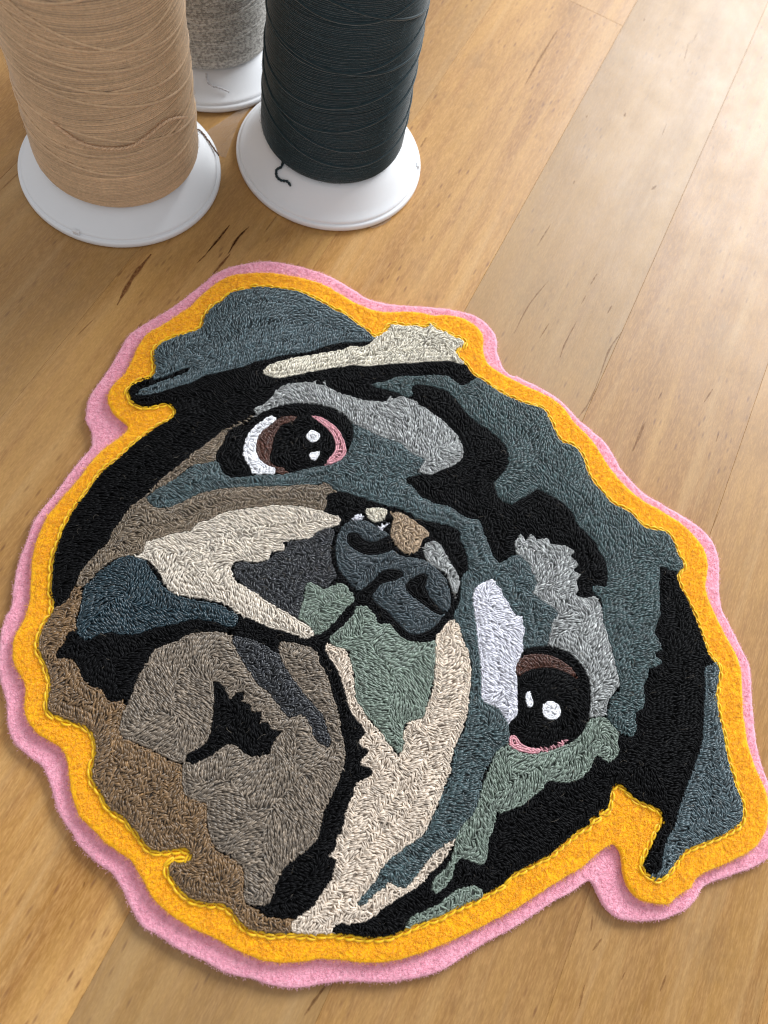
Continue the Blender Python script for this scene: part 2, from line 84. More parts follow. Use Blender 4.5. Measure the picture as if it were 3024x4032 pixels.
STREAKS=[([(-840,1222),(-848,1134),(-843,1038)],10.4),
([(-656,1319),(-669,1236)],6.4),
([(-698,1408),(-704,1351),(-713,1289)],4.8),
([(-652,1421),(-660,1375),(-661,1317)],4.8),
([(-699,1407),(-705,1351),(-713,1292)],5.6),
([(-649,1428),(-661,1374),(-661,1319)],5.6),
([(-712,1290),(-721,1251)],3.2),
([(-80,2670),(-96,2508),(-106,2361)],6.4),
([(566,1332),(560,1285),(554,1227)],7.2),
([(381,1662),(376,1627)],4.0),
([(311,1752),(303,1702)],3.6),
([(299,1559),(288,1468),(288,1419)],3.6),
([(185,1659),(156,1550),(145,1436)],3.2),
([(300,1659),(296,1622)],2.8),
([(227,1517),(217,1456)],3.2),
([(430,1584),(412,1508),(409,1413)],4.8),
([(409,1413),(404,1330),(387,1260)],4.0),
([(253,-200),(242,-235),(234,-263)],4.8),
([(254,-203),(241,-236),(232,-267)],4.8),
([(-600,56),(-589,50)],1.6),
([(741,105),(745,76)],4.0),
([(923,52),(917,17)],4.0),
([(771,70),(758,41)],4.8),
([(758,-25),(758,-71)],3.6),
([(835,26),(832,10)],2.4),
([(-761,721),(-756,700)],2.0),
([(820,1162),(808,1083)],2.0),
([(231,2425),(231,2402)],5.6),
([(118,2344),(116,2332)],4.0),
([(153,2059),(153,2045)],4.0),
([(399,2174),(389,2148)],7.2),
([(184,2899),(182,2881)],3.2),
([(132,1858),(117,1758)],3.2),
([(356,2867),(360,2769)],2.4),
([(375,2940),(369,2884)],2.0),
([(370,2456),(366,2379)],2.0),
([(771,1395),(769,1358)],2.8),
([(726,1523),(710,1466)],4.0),
([(589,1446),(583,1416)],2.8),
([(-269,-199),(-267,-210)],3.2),
([(-317,1992),(-320,1944)],4.8),
([(-596,1506),(-604,1429)],3.6),
([(-1279,1223),(-1267,1319)],2.8),
([(-874,977),(-888,909)],2.8)]
LOOSE_TAN=[(-1047,1222,343),(-1025,1223,327),(-993,1226,308),(-961,1236,298),(-924,1253,295),(-887,1281,295),(-861,1311,309),(-839,1348,325),(-826,1385,322),(-818,1437,288)]
END_TAN=[(-902,1627,52),(-888,1629,52),(-861,1612,52),(-826,1587,52),(-806,1573,52)]
END_DARK=[(-644,1646,43),(-640,1629,43),(-648,1612,43),(-640,1591,43),(-621,1583,43),(-605,1589,43),(-591,1578,43)]
END_GREY=[(-973,1844,43),(-954,1814,43),(-932,1809,43),(-912,1814,43),(-885,1813,43)]
FILM_A=[(-900,1668),(-823,1616),(-807,1617),(-816,1683),(-825,1745),(-824,1841),(-841,1824)]
FILM_B=[(-360,1584),(-337,1586),(-315,1614),(-302,1643),(-321,1655),(-354,1618)]
LINT=[(-858,1762),(-244,1829),(-167,1822),(-1028,1162),(665,1258),(-837,557),(-872,591)]
JOINT=[(115,2817),(-61,2831)]
END_TAN=[(-903,1629,51),(-894,1640,40),(-869,1627,36),(-834,1603,34),(-814,1589,34)]
END_DARK=[(-625,1598,101),(-623,1583,93),(-634,1577,82),(-629,1565,72),(-611,1558,72),(-594,1558,77),(-581,1552,73)]
END_GREY=[(-952,1805,81),(-941,1791,66),(-924,1793,59),(-906,1800,56),(-883,1807,48)]
NUBS=[(-1027,1178,34),(-298,1844,34)]

def arr(a): return np.array(a, float)/10000.0

# ------------------------------------------------------------------ helpers
def lin(c):
    c = np.array(c, float)/255
    return tuple(np.where(c <= .04045, c/12.92, ((c+.055)/1.055)**2.4))
def mesh_obj(name, verts, faces, mat, parent=None, tone=None, smooth=True):
    """faces: (n,3) or (n,4) int array, or list of lists"""
    me = bpy.data.meshes.new(name)
    verts = np.asarray(verts, np.float32)
    if isinstance(faces, np.ndarray):
        n, k = faces.shape
        me.vertices.add(len(verts)); me.vertices.foreach_set('co', verts.ravel())
        me.loops.add(n*k); me.loops.foreach_set('vertex_index', faces.astype(np.int32).ravel())
        me.polygons.add(n)
        me.polygons.foreach_set('loop_start', np.arange(0, n*k, k, dtype=np.int32))
        me.polygons.foreach_set('loop_total', np.full(n, k, np.int32))
        me.update(calc_edges=True); me.validate()
    else:
        me.from_pydata([tuple(v) for v in verts.tolist()], [], faces); me.update()
    if smooth: me.polygons.foreach_set('use_smooth', np.ones(len(me.polygons), bool))
    if tone is not None:
        at = me.attributes.new('tone', 'FLOAT', 'POINT'); at.data.foreach_set('value', np.asarray(tone, np.float32))
    me.materials.append(mat)
    o = bpy.data.objects.new(name, me); COL.objects.link(o)
    if parent: o.parent = parent
    return o
def empty(name, loc=(0, 0, 0)):
    o = bpy.data.objects.new(name, None); COL.objects.link(o); o.location = loc; o.empty_display_size = .01
    return o
def tubes(P, rad, sides=5, up=(0, 0, 1), flat=1.0):
    """P (N,m,3) centre lines, rad (N,m) or (m,) -> verts, quad faces"""
    N, m, _ = P.shape
    T = np.empty_like(P); T[:, 1:-1] = P[:, 2:]-P[:, :-2]; T[:, 0] = P[:, 1]-P[:, 0]; T[:, -1] = P[:, -1]-P[:, -2]
    T /= np.linalg.norm(T, axis=2, keepdims=True)+1e-12
    U = np.broadcast_to(np.array(up, float), P.shape)
    A = np.cross(T, U); la = np.linalg.norm(A, axis=2, keepdims=True)
    A = np.where(la < 1e-3, np.array([1., 0, 0]), A/(la+1e-12)); B = np.cross(A, T)
    rad = np.broadcast_to(np.asarray(rad, float), (N, m))
    an = np.arange(sides)*2*np.pi/sides
    V = P[:, :, None]+rad[:, :, None, None]*(np.cos(an)[:, None]*A[:, :, None]+flat*np.sin(an)[:, None]*B[:, :, None])
    i = np.arange(N*m).reshape(N, m)*sides
    a = i[:, :-1, None]+np.arange(sides); b = i[:, :-1, None]+(np.arange(sides)+1) % sides
    F = np.stack([a, a+sides, b+sides, b], -1).reshape(-1, 4)
    return V.reshape(-1, 3), F
def catmull(p, n, closed=True):
    p = np.asarray(p, float); N = len(p)
    if closed:
        a, b, c, d = np.roll(p, 1, 0), p, np.roll(p, -1, 0), np.roll(p, -2, 0)
    else:
        q = np.vstack([2*p[0]-p[1], p, 2*p[-1]-p[-2]]); a, b, c, d = q[:-3], q[1:-2], q[2:-1], q[3:]
    t = (np.arange(n)/n)[:, None, None]
    r = .5*((2*b)+(-a+c)*t+(2*a-5*b+4*c-d)*t*t+(-a+3*b-3*c+d)*t**3)
    r = r.transpose(1, 0, 2).reshape(-1, p.shape[1])
    return r if closed else np.vstack([r, p[-1:]])
def resample(p, step, closed=True):
    q = np.vstack([p, p[:1]]) if closed else p
    s = np.r_[0, np.cumsum(np.linalg.norm(np.diff(q, axis=0), axis=1))]
    n = max(2, int(round(s[-1]/step))); t = np.linspace(0, s[-1], n+1)
    r = np.stack([np.interp(t, s, q[:, i]) for i in range(q.shape[1])], 1)
    return r[:-1] if closed else r

# ------------------------------------------------------------------ materials
class NT:
    def __init__(s, name):
        s.m = bpy.data.materials.new(name); s.m.use_nodes = True; s.t = s.m.node_tree; s.n = s.t.nodes
        s.b = s.n['Principled BSDF']; s.out = s.n['Material Output']
    def add(s, typ, **kw):
        n = s.n.new(typ)
        for k, v in kw.items():
            if k.startswith('i_'):
                key = k[2:]; key = int(key) if key.isdigit() else key
                n.inputs[key].default_value = v
            else: setattr(n, k, v)
        return n
    def ln(s, a, b): s.t.links.new(a, b)
    def val(s, x, dst):
        if hasattr(x, 'links'): s.ln(x, dst)
        else: dst.default_value = x
    def math(s, op, a, b=None, c=None, clamp=False):
        n = s.add('ShaderNodeMath', operation=op, use_clamp=clamp)
        for i, x in enumerate((a, b, c)):
            if x is not None: s.val(x, n.inputs[i])
        return n.outputs[0]
    def mix(s, f, a, b, mode='MIX'):
        n = s.add('ShaderNodeMix', data_type='RGBA', blend_type=mode)
        s.val(f, n.inputs[0])
        for x, d in ((a, n.inputs[6]), (b, n.inputs[7])):
            if isinstance(x, tuple): d.default_value = (*x[:3], 1)
            else: s.ln(x, d)
        return n.outputs[2]
    def pos(s, scale=(1, 1, 1), src='Object', add=None):
        tc = s.add('ShaderNodeTexCoord'); o = tc.outputs[src]
        if add is not None:
            v = s.add('ShaderNodeVectorMath', operation='ADD'); s.ln(o, v.inputs[0]); s.ln(add, v.inputs[1]); o = v.outputs[0]
        mp = s.add('ShaderNodeMapping'); mp.inputs['Scale'].default_value = scale; s.ln(o, mp.inputs['Vector'])
        return mp.outputs[0]
    def noise(s, vec, scale=1, detail=3, rough=.55, out='Fac', dist=0):
        n = s.add('ShaderNodeTexNoise'); n.inputs['Scale'].default_value = scale; n.inputs['Detail'].default_value = detail
        n.inputs['Roughness'].default_value = rough; n.inputs['Distortion'].default_value = dist
        s.ln(vec, n.inputs['Vector']); return n.outputs[out]
    def ramp(s, f, a, b, lo=0., hi=1.):
        n = s.add('ShaderNodeMapRange'); n.clamp = True; s.ln(f, n.inputs[0])
        for i, x in enumerate((a, b, lo, hi)): n.inputs[i+1].default_value = x
        return n.outputs[0]
    def attr(s, name): return s.add('ShaderNodeAttribute', attribute_name=name).outputs['Fac']
    def bump(s, h, strength, dist):
        n = s.add('ShaderNodeBump'); n.inputs['Strength'].default_value = strength; n.inputs['Distance'].default_value = dist
        s.ln(h, n.inputs['Height']); s.ln(n.outputs[0], s.b.inputs['Normal'])
    def set(s, **kw):
        for k, v in kw.items(): s.val(v if hasattr(v, 'links') else v, s.b.inputs[k.replace('_', ' ')])
def thread_mat(name, col, marl=.18, rough=.5, sheen=.25, marl_scale=900, spec=.35, alt=None, dim=1.0):
    t = NT(name)
    c = tuple(np.clip(np.array(lin(col))*dim, 0, .95))
    p = t.pos((1, 1, 1))
    n1 = t.noise(p, marl_scale, 2, .6); n2 = t.noise(p, 60, 3, .5)
    tone = t.attr('tone')
    f = t.math('MULTIPLY', tone, t.ramp(n1, .3, .7, 1-marl, 1+marl))
    f = t.math('MULTIPLY', f, t.ramp(n2, .3, .7, .93, 1.07))
    comb = t.add('ShaderNodeCombineColor')
    for i in range(3): t.ln(f, comb.inputs[i])
    base = c
    if alt is not None:
        base = t.mix(t.ramp(n1, .42, .58), c, lin(alt))
    colr = t.mix(1.0, base, comb.outputs[0], 'MULTIPLY')
    t.ln(colr, t.b.inputs['Base Color'])
    t.set(Roughness=rough, Sheen_Weight=sheen, Sheen_Roughness=.4, Specular_IOR_Level=spec)
    t.bump(t.noise(p, 3600, 2, .6), .45, .00005)
    return t.m
# thread colours (what the yarn itself looks like)
TC = dict(PC=(226,209,190), SAGE=(136,152,138), TP=(136,118,96), SL=(74,97,101), CH=(44,46,51), CR=(222,210,194), DT=(34,60,71),
          BR=(136,104,66), TC=(140,125,108), BK=(7,7,9), SE=(83,104,111), CS=(226,218,200), SF=(68,94,96), LG=(172,174,173),
          DB=(82,42,26), WH=(244,244,248), LV=(224,223,232), PK=(224,158,168), NS=(58,75,83), TN=(192,165,134))
MARL = dict(LG=.42, CH=.5, SL=.4, SF=.4, SE=.3, TC=.25, SAGE=.22, BK=.3)
TM = {k: thread_mat('thread_'+k.lower(), v, MARL.get(k, .16), rough=.33 if k != 'BK' else .5, sheen=.25 if k not in ('BK', 'CH', 'DT', 'DB') else .02,
                    spec=.7 if k != 'BK' else .12, dim={'WH': 1, 'DB': .9, 'LV': .95, 'PK': .9, 'BK': 1, 'PC': .86, 'SL': .62, 'SE': .64, 'SF': .62, 'NS': .62, 'CR': .86, 'CS': .86}.get(k, .72)) for k, v in TC.items()}
YT = thread_mat('yellow_thread', (238, 188, 20), .16, .42, .2)

def felt_mat(name, col, col2):
    t = NT(name); p = t.pos()
    n = t.noise(p, 1400, 3, .65); n2 = t.noise(p, 160, 4, .6); n3 = t.noise(p, 3500, 1, .5)
    c = t.mix(t.ramp(n, .35, .68), lin(col2), lin(col)); c = t.mix(t.ramp(n2, .35, .7, 0, .35), c, lin(col2))
    t.ln(c, t.b.inputs['Base Color']); t.set(Roughness=.95, Sheen_Weight=.35, Sheen_Roughness=.5, Specular_IOR_Level=.1)
    h = t.math('ADD', t.math('ADD', n, n3), t.math('MULTIPLY', n2, 2.5)); t.bump(h, .55, .0003)
    return t.m
def fibre_mat(name, col):
    t = NT(name); f = t.attr('tone'); comb = t.add('ShaderNodeCombineColor')
    for i in range(3): t.ln(f, comb.inputs[i])
    t.ln(t.mix(1.0, lin(col), comb.outputs[0], 'MULTIPLY'), t.b.inputs['Base Color'])
    t.set(Roughness=.6, Sheen_Weight=.2, Specular_IOR_Level=.25); return t.m
M_YEL = felt_mat('yellow_felt', (255, 196, 24), (248, 170, 10)); M_PINK = felt_mat('pink_felt', (250, 184, 200), (242, 166, 186))
M_YF = fibre_mat('yellow_felt_fibre', (255, 188, 40)); M_PF = fibre_mat('pink_felt_fibre', (250, 188, 208))

def wood_mat():
    t = NT('varnished_beech')
    seed = t.attr('seed'); cv = t.add('ShaderNodeCombineXYZ'); t.ln(seed, cv.inputs[0]); t.ln(seed, cv.inputs[1]); t.ln(t.math('MULTIPLY', seed, .37), cv.inputs[2])
    P = lambda sc: t.pos(sc, add=cv.outputs[0])
    g1 = t.noise(P((70, 7, 70)), 1, 4, .55, dist=.6)          # broad figure
    g2 = t.noise(P((420, 22, 420)), 1, 4, .6, dist=.3)         # grain lines
    g3 = t.noise(P((3000, 380, 3000)), 1, 2, .6)               # fibres
    b1 = t.noise(P((26, 17, 26)), 1, 4, .6)                    # worn blotches
    b2 = t.noise(P((90, 60, 90)), 1, 5, .65)
    c = t.mix(t.ramp(g1, .34, .66), lin((156, 109, 48)), lin((194, 148, 84)))
    c = t.mix(t.ramp(g2, .42, .72, 0, .6), c, lin((140, 90, 42)))
    c = t.mix(t.ramp(b1, .5, .72, 0, .4), c, lin((162, 124, 84)))
    c = t.mix(t.ramp(b2, .55, .75, 0, .30), c, lin((136, 102, 68)))
    c = t.mix(t.ramp(g3, .42, .66, 0, .42), c, lin((212, 162, 100)))
    g5 = t.noise(P((150, 11, 150)), 1, 4, .6, dist=.4); c = t.mix(t.ramp(g5, .52, .72, 0, .5), c, lin((206, 168, 116)))
    g6 = t.noise(P((60, 36, 60)), 1, 5, .7); c = t.mix(t.ramp(g6, .56, .74, 0, .35), c, lin((128, 98, 62)))
    g4 = t.noise(P((5200, 1000, 5200)), 1, 1, .5); c = t.mix(t.ramp(g4, .35, .65, 0, .22), c, lin((120, 76, 34)))
    # short dark beech flecks along the grain
    v = t.add('ShaderNodeTexVoronoi'); v.inputs['Scale'].default_value = 1; v.inputs['Randomness'].default_value = 1
    t.ln(P((640, 150, 640)), v.inputs['Vector'])
    fl = t.ramp(v.outputs['Distance'], .08, .24, 1, 0)
    fl = t.math('MULTIPLY', fl, t.ramp(t.noise(P((45, 25, 45)), 1, 2), .46, .58, .12, .75))
    c = t.mix(fl, c, lin((118, 74, 40)))
    c = t.mix(t.attr('pale'), c, t.mix(t.ramp(g2, .35, .65), lin((150, 125, 86)), lin((178, 152, 110))))
    tone = t.attr('tone'); comb = t.add('ShaderNodeCombineColor')
    for i in range(3): t.ln(tone, comb.inputs[i])
    c = t.mix(1.0, c, comb.outputs[0], 'MULTIPLY')
    t.ln(c, t.b.inputs['Base Color'])
    r = t.math('ADD', t.ramp(b2, .3, .7, .36, .43), t.math('MULTIPLY', g3, .06))
    t.set(Roughness=r, Specular_IOR_Level=.37)
    h = t.math('ADD', t.math('MULTIPLY', g3, .5), t.math('MULTIPLY', g2, .6)); t.bump(h, .16, .0002)
    return t.m
M_WOOD = wood_mat()
def mark_mat():
    t = NT('dark_gum_streak'); a = t.attr('tone'); p = t.pos((1, 1, 1))
    n = t.noise(p, 900, 3, .6)
    al = t.math('MULTIPLY', a, t.ramp(n, .25, .6, .35, 1.0), clamp=True)
    t.ln(al, t.b.inputs['Alpha']); t.set(Base_Color=(*lin((112, 66, 34)), 1), Roughness=.5, Specular_IOR_Level=.2); return t.m
def plastic_mat():
    t = NT('white_plastic'); p = t.pos(); n = t.noise(p, 90, 4, .6)
    t.ln(t.mix(t.ramp(n, .4, .75, 0, .25), (.77, .78, .80), (.70, .71, .73)), t.b.inputs['Base Color'])
    t.set(Roughness=.42, Specular_IOR_Level=.4, Subsurface_Weight=.12); t.b.inputs['Subsurface Radius'].default_value = (.002, .002, .002)
    t.b.inputs['Subsurface Scale'].default_value = 1
    t.bump(t.noise(p, 500, 2), .08, .0002); return t.m
def film_mat():
    t = NT('clear_film'); tr = t.add('ShaderNodeBsdfTransparent'); tr.inputs[0].default_value = (.97, .96, .95, 1)
    gl = t.add('ShaderNodeBsdfGlossy'); gl.inputs['Roughness'].default_value = .2
    df = t.add('ShaderNodeBsdfDiffuse'); df.inputs[0].default_value = (.8, .75, .68, 1)
    m1 = t.add('ShaderNodeMixShader'); m1.inputs[0].default_value = .07; t.ln(tr.outputs[0], m1.inputs[1]); t.ln(df.outputs[0], m1.inputs[2])
    m2 = t.add('ShaderNodeMixShader'); m2.inputs[0].default_value = .05; t.ln(m1.outputs[0], m2.inputs[1]); t.ln(gl.outputs[0], m2.inputs[2])
    t.ln(m2.outputs[0], t.out.inputs[0]); return t.m
M_PLASTIC = plastic_mat()

# ------------------------------------------------------------------ table of glued staves
TH = 0.0934; UW = 1.567*.027; U0 = -0.525*.027
table = empty('table'); table.rotation_euler = (0, 0, -TH)
table['label'] = 'honey brown wooden table top of glued staves under the patch and spools'; table['category'] = 'table'
JV = .2817*math.cos(TH)+.0115*math.sin(TH)
tones = {0: .85, -1: 1.0, 1: .88, 2: .92, -2: .95, -3: .97, -4: .93, 3: 1.0}
PALE = {0: .32, 1: .08, 2: .14, -1: .03, -2: .12, -3: .25, -4: .1}
def stave(u0, u1, v0, v1, tone, seed, pale=.2):
    g, e, b, th = .00001, .00012, .00006, .022
    u0 += g; u1 -= g; v0 += g; v1 -= g
    n = 1
    V = []; 
    for (du, z) in ((0, -th), (0, -b), (b, 0)):
        V += [(u0+du, v0+du, z), (u1-du, v0+du, z), (u1-du, v1-du, z), (u0+du, v1-du, z)]
    F = [[3, 2, 1, 0]]
    for r in range(2):
        for i in range(4): F.append([r*4+i, r*4+(i+1) % 4, r*4+4+(i+1) % 4, r*4+4+i])
    F.append([8, 9, 10, 11])
    o = mesh_obj('plank', V, F, M_WOOD, table, [tone]*12, smooth=False)
    at = o.data.attributes.new('seed', 'FLOAT', 'POINT'); at.data.foreach_set('value', np.full(12, seed, np.float32))
    at = o.data.attributes.new('pale', 'FLOAT', 'POINT'); at.data.foreach_set('value', np.full(12, pale, np.float32))
for kx in range(-8, 7):
    u0 = U0+kx*UW; u1 = u0+UW
    if kx == -1: cuts = [-.25, JV, .75]
    elif kx in (-3, 1, 4): cuts = [-.35, .52, .75]
    else: cuts = [-.35, -.09, .75] if kx % 2 else [-.35, .75]
    for j in range(len(cuts)-1):
        stave(u0, u1, cuts[j], cuts[j+1], tones.get(kx, 1.0)*(1+.03*rng.standard_normal()) if j == 0 else tones.get(kx, 1)*1.05, (kx*3.17+j*7.7+31.3) % 53, PALE.get(kx, .2) if j == 0 else .1)
# dark gum streaks in the wood, inlaid sheets
def streaks():
    V, F, tn = [], [], []
    Rm = Matrix.Rotation(TH, 3, 'Z')
    for kk, (pts, w) in enumerate(STREAKS):
        p = catmull(arr(pts), 6, False); w = w/10000*.5
        p = np.array([(Rm @ Vector((x, y, 0)))[:2] for x, y in p])
        d = np.gradient(p, axis=0); d /= np.linalg.norm(d, axis=1)[:, None]; nn = np.stack([-d[:, 1], d[:, 0]], 1)
        s = np.linspace(0, 1, len(p)); ww = w*np.sin(np.pi*np.clip(s, .03, .97))**.6*(1+.25*np.sin(s*17+w*1e5))
        base = len(V)
        for q, m, wv in zip(p, nn, ww):
            for k, a in ((-1.5, 0), (-.6, 1), (.6, 1), (1.5, 0)):
                V.append((q[0]+m[0]*wv*k, q[1]+m[1]*wv*k, .00004)); tn.append(a*(.8 if kk < 7 else .38))
        for i in range(len(p)-1):
            for k in range(3): F.append([base+i*4+k, base+i*4+k+1, base+i*4+k+5, base+i*4+k+4])
    o = mesh_obj('grain_streak', V, F, mark_mat(), table, tn); o['kind'] = 'stuff'
streaks()

# ------------------------------------------------------------------ thread spools
def lathe(prof, segs, wob=0):
    a = np.arange(segs)*2*np.pi/segs; prof = np.array(prof)
    V = np.stack([prof[:, 0][:, None]*np.cos(a), prof[:, 0][:, None]*np.sin(a), np.repeat(prof[:, 1][:, None], segs, 1)], -1).reshape(-1, 3)
    m = len(prof); i = np.arange(m-1)[:, None]*segs; j = np.arange(segs)
    F = np.stack([i+j, i+(j+1) % segs, i+segs+(j+1) % segs, i+segs+j], -1).reshape(-1, 4)
    return V, F
RS = .027
def flange_profile(zb):
    return [(0, .0004), (25.6, .0), (26.4, .15), (26.9, .6), (27.0, 1.2), (26.95, 1.75), (26.8, 2.05), (26.45, 2.2), (26.1, 2.16), (26.0, 2.3), (26.0, 2.6), (25.8, 2.95), (25.3, 3.15),
          (23.6, 3.1+(zb-3.1)*.22), (21.6, 3.1+(zb-3.1)*.55), (19.8, 3.1+(zb-3.1)*.86), (18.6, zb-.1), (17, zb+.2), (11, zb+.4), (11, 118), (10.4, 119.5), (9, 119.5), (9, 100)]
def spool(cx, cy, r0, slope, mat, label, seed, cross, zb, pitch, fuzz):
    r = np.random.default_rng(seed)
    t = empty('thread_spool', (cx, cy, 0)); t['label'] = label; t['category'] = 'thread spool'; t['group'] = 'thread spools standing on the table'
    V, F = lathe(np.array(flange_profile(zb*1000))/1000, 128); mesh_obj('flange', V, F, M_PLASTIC, t)
    for nx, ny, nz in arr(NUBS):
        if math.hypot(nx-cx, ny-cy) < .03:                  # moulding mark on the rim
            a = math.atan2(ny-cy, nx-cx); e1 = np.array([math.cos(a), math.sin(a)]); e2 = np.array([-e1[1], e1[0]]); VV = []
            for z, k in ((.0022, .6), (.00325, .6), (.0033, .5)):
                for sx, sy in ((-1, -1), (1, -1), (1, 1), (-1, 1)):
                    q = np.array([nx-cx, ny-cy])+e1*sx*.0007*k+e2*sy*.0014*k; VV.append((q[0], q[1], z))
            FF = [[r_*4+i, r_*4+(i+1) % 4, r_*4+4+(i+1) % 4, r_*4+4+i] for r_ in range(2) for i in range(4)]+[[8, 9, 10, 11]]
            mesh_obj('mould_mark', VV, FF, M_PLASTIC, t, smooth=False)
    zt = .114
    def rad(z):
        q = r0*RS+slope*z
        tt = np.clip((z-zb)/.0040, 0, 1); q = q-.0022*(1-np.sqrt(1-(1-tt)**2))
        return q
    # closed core under the winding
    zs = np.r_[np.linspace(zb, zb+.0065, 8), np.linspace(zb+.01, zt, 14)]
    pr = [(.011, zb)]+[(rad(z)-.0002, z) for z in zs]+[(.011, zt+.002)]
    V0, F0 = lathe(pr, 72)
    # one long thread wound round and round
    turns = int((zt-zb)/pitch); sg = 76
    th = np.arange(turns*sg)*2*np.pi/sg; z0 = zb+th/(2*np.pi)*pitch
    ph = np.cumsum(r.standard_normal(len(th)))*.004
    amp = .0005+cross*.0016*np.clip((z0-zb)/.02, 0, 1)*(.6+.4*np.sin(z0*210))
    amp = np.minimum(amp, np.minimum(z0-zb, zt-z0)*.9)
    z = z0+amp*np.sin(th+ph+z0*22)
    wob = .00003*np.sin(th*.5+z0*900)+.00010*np.sin(3*th+z0*160)*np.clip((z0-zb)/.01, 0, 1)
    rr = rad(z)+wob+.00002*r.standard_normal(len(th))
    P = np.stack([rr*np.cos(th), rr*np.sin(th), z], -1)[None]
    V1, F1 = tubes(P, np.full(len(th), pitch*.62), 5)
    tn1 = np.repeat(1+.10*np.interp(np.arange(len(th)), np.arange(0, len(th), 9), r.standard_normal(len(range(0, len(th), 9)))), 5)
    mesh_obj('wound_thread', np.vstack([V0, V1]), np.vstack([F0, F1+len(V0)]), mat, t, np.r_[np.full(len(V0), .8), np.clip(tn1, .6, 1.5)])
    # a few steeper turns that lie proud of the rest
    L = []
    a = np.linspace(0, 2*np.pi, 97)
    nb = 13
    for k in range(nb):
        zc = zb+.011+(zt-zb-.02)*(k+.5*r.random())/nb*.9; A = (.0022+.0055*r.random())*min(1, (zc-zb)/.02); phs = r.uniform(-.5, .9) + (2.2 if r.random() < .3 else 0)
        z = zc+A*np.sin(a-phs)+.0005*np.sin(2*a+k); q = rad(z)+.00028
        L.append(np.stack([q*np.cos(a), q*np.sin(a), z], -1))
    V2, F2 = tubes(np.array(L), .00034, 6); mesh_obj('crossing_thread', V2, F2, mat, t, np.full(len(V2), 1.06))
    # fluff rubbed up from the yarn
    n = 1500; a = r.uniform(0, 2*np.pi, n); z = r.uniform(zb+.001, zb+.08, n); L = r.uniform(.001, .004, n); u = np.linspace(0, 1, 5); hd = r.normal(0, .7, n)+np.where(r.random(n) < .5, np.pi, 0); cv = r.normal(0, 1.2, n)
    h_ = hd[:, None]+cv[:, None]*u; da = np.cumsum(np.cos(h_), 1)/5*L[:, None]/(r0*RS); dz = np.cumsum(np.sin(h_), 1)/5*L[:, None]
    zz = np.clip(z[:, None]+dz, zb, zt); q = rad(zz)+pitch*.5+np.sin(np.pi*u)[None]*r.uniform(.0001, .0007, n)[:, None]; aa = a[:, None]+da
    V3, F3 = tubes(np.stack([q*np.cos(aa), q*np.sin(aa), zz], -1), .000022, 3); o = mesh_obj('yarn_fuzz', V3, F3, fuzz, t, np.repeat(np.clip(r.normal(1, .25, n), .4, 1.6), 15)); o['kind'] = 'stuff'
    return t, rad
def thread_tail(pts, mat, parent, r=.0003, lift=None):
    p = arr(pts)
    if lift: p[:, 2] += lift
    q = catmull(p, 8, False); q = resample(q, .0004, False); q = q-np.array(parent.location)
    n = len(q); q[1:-1] += rng.standard_normal((n-2, 3))*.00005
    # two plies twisted round each other
    s = np.arange(n)*.0004; d = np.gradient(q, axis=0); d /= np.linalg.norm(d, axis=1)[:, None]
    A = np.cross(d, np.array([0, 0, 1.])); A /= np.linalg.norm(A, axis=1)[:, None]+1e-9; B = np.cross(A, d)
    an = s/.0018*2*np.pi; rr = r*.5
    L = [q+rr*(np.cos(an+o)[:, None]*A+np.sin(an+o)[:, None]*B) for o in (0, np.pi)]
    V, F = tubes(np.array(L), np.full(n, r*.62), 5)
    return mesh_obj('loose_thread', V, F, mat, parent, np.repeat(np.r_[np.full(n, 1.05), np.full(n, .9)], 5))
M_TAN = thread_mat('tan_thread', (202, 170, 134), .12, .6, .45, 1500); M_DARK = thread_mat('dark_teal_thread', (29, 47, 52), .22, .5, .45, 1500, .2)
M_GREY = thread_mat('grey_marl_thread', (212, 210, 204), .25, .6, .3, 1300, alt=(140, 138, 133))
M_TAN_F = fibre_mat('tan_fuzz', (214, 186, 154)); M_DARK_F = fibre_mat('dark_fuzz', (70, 88, 94)); M_GREY_F = fibre_mat('grey_fuzz', (196, 194, 190))
s1, _ = spool(-.1037, .14405, .79, -.02, M_TAN, 'large tan thread spool on a white flange, nearest to the left edge', 3, 1.0, .0078, .00050, M_TAN_F)
s2, _ = spool(-.05459, .17658, .75, -.03, M_DARK, 'dark blue grey thread spool on a white flange, rightmost of the three', 5, 1.1, .0098, .00040, M_DARK_F)
s3, _ = spool(-.10419, .19870, .76, -.02, M_GREY, 'grey marled thread spool standing behind the tan and dark spools', 9, .7, .0085, .00055, M_GREY_F)
thread_tail(LOOSE_TAN, thread_mat('light_tan_thread', (214, 178, 142), .1, .6, .4), s1, .00036); thread_tail(END_TAN, thread_mat('brown_thread', (112, 84, 62), .2, .6, .2), s1, .00026)
thread_tail(END_DARK, M_DARK, s2, .0004); thread_tail(END_GREY, thread_mat('pale_thread', (196, 194, 196), .2, .6, .3), s3, .0003)

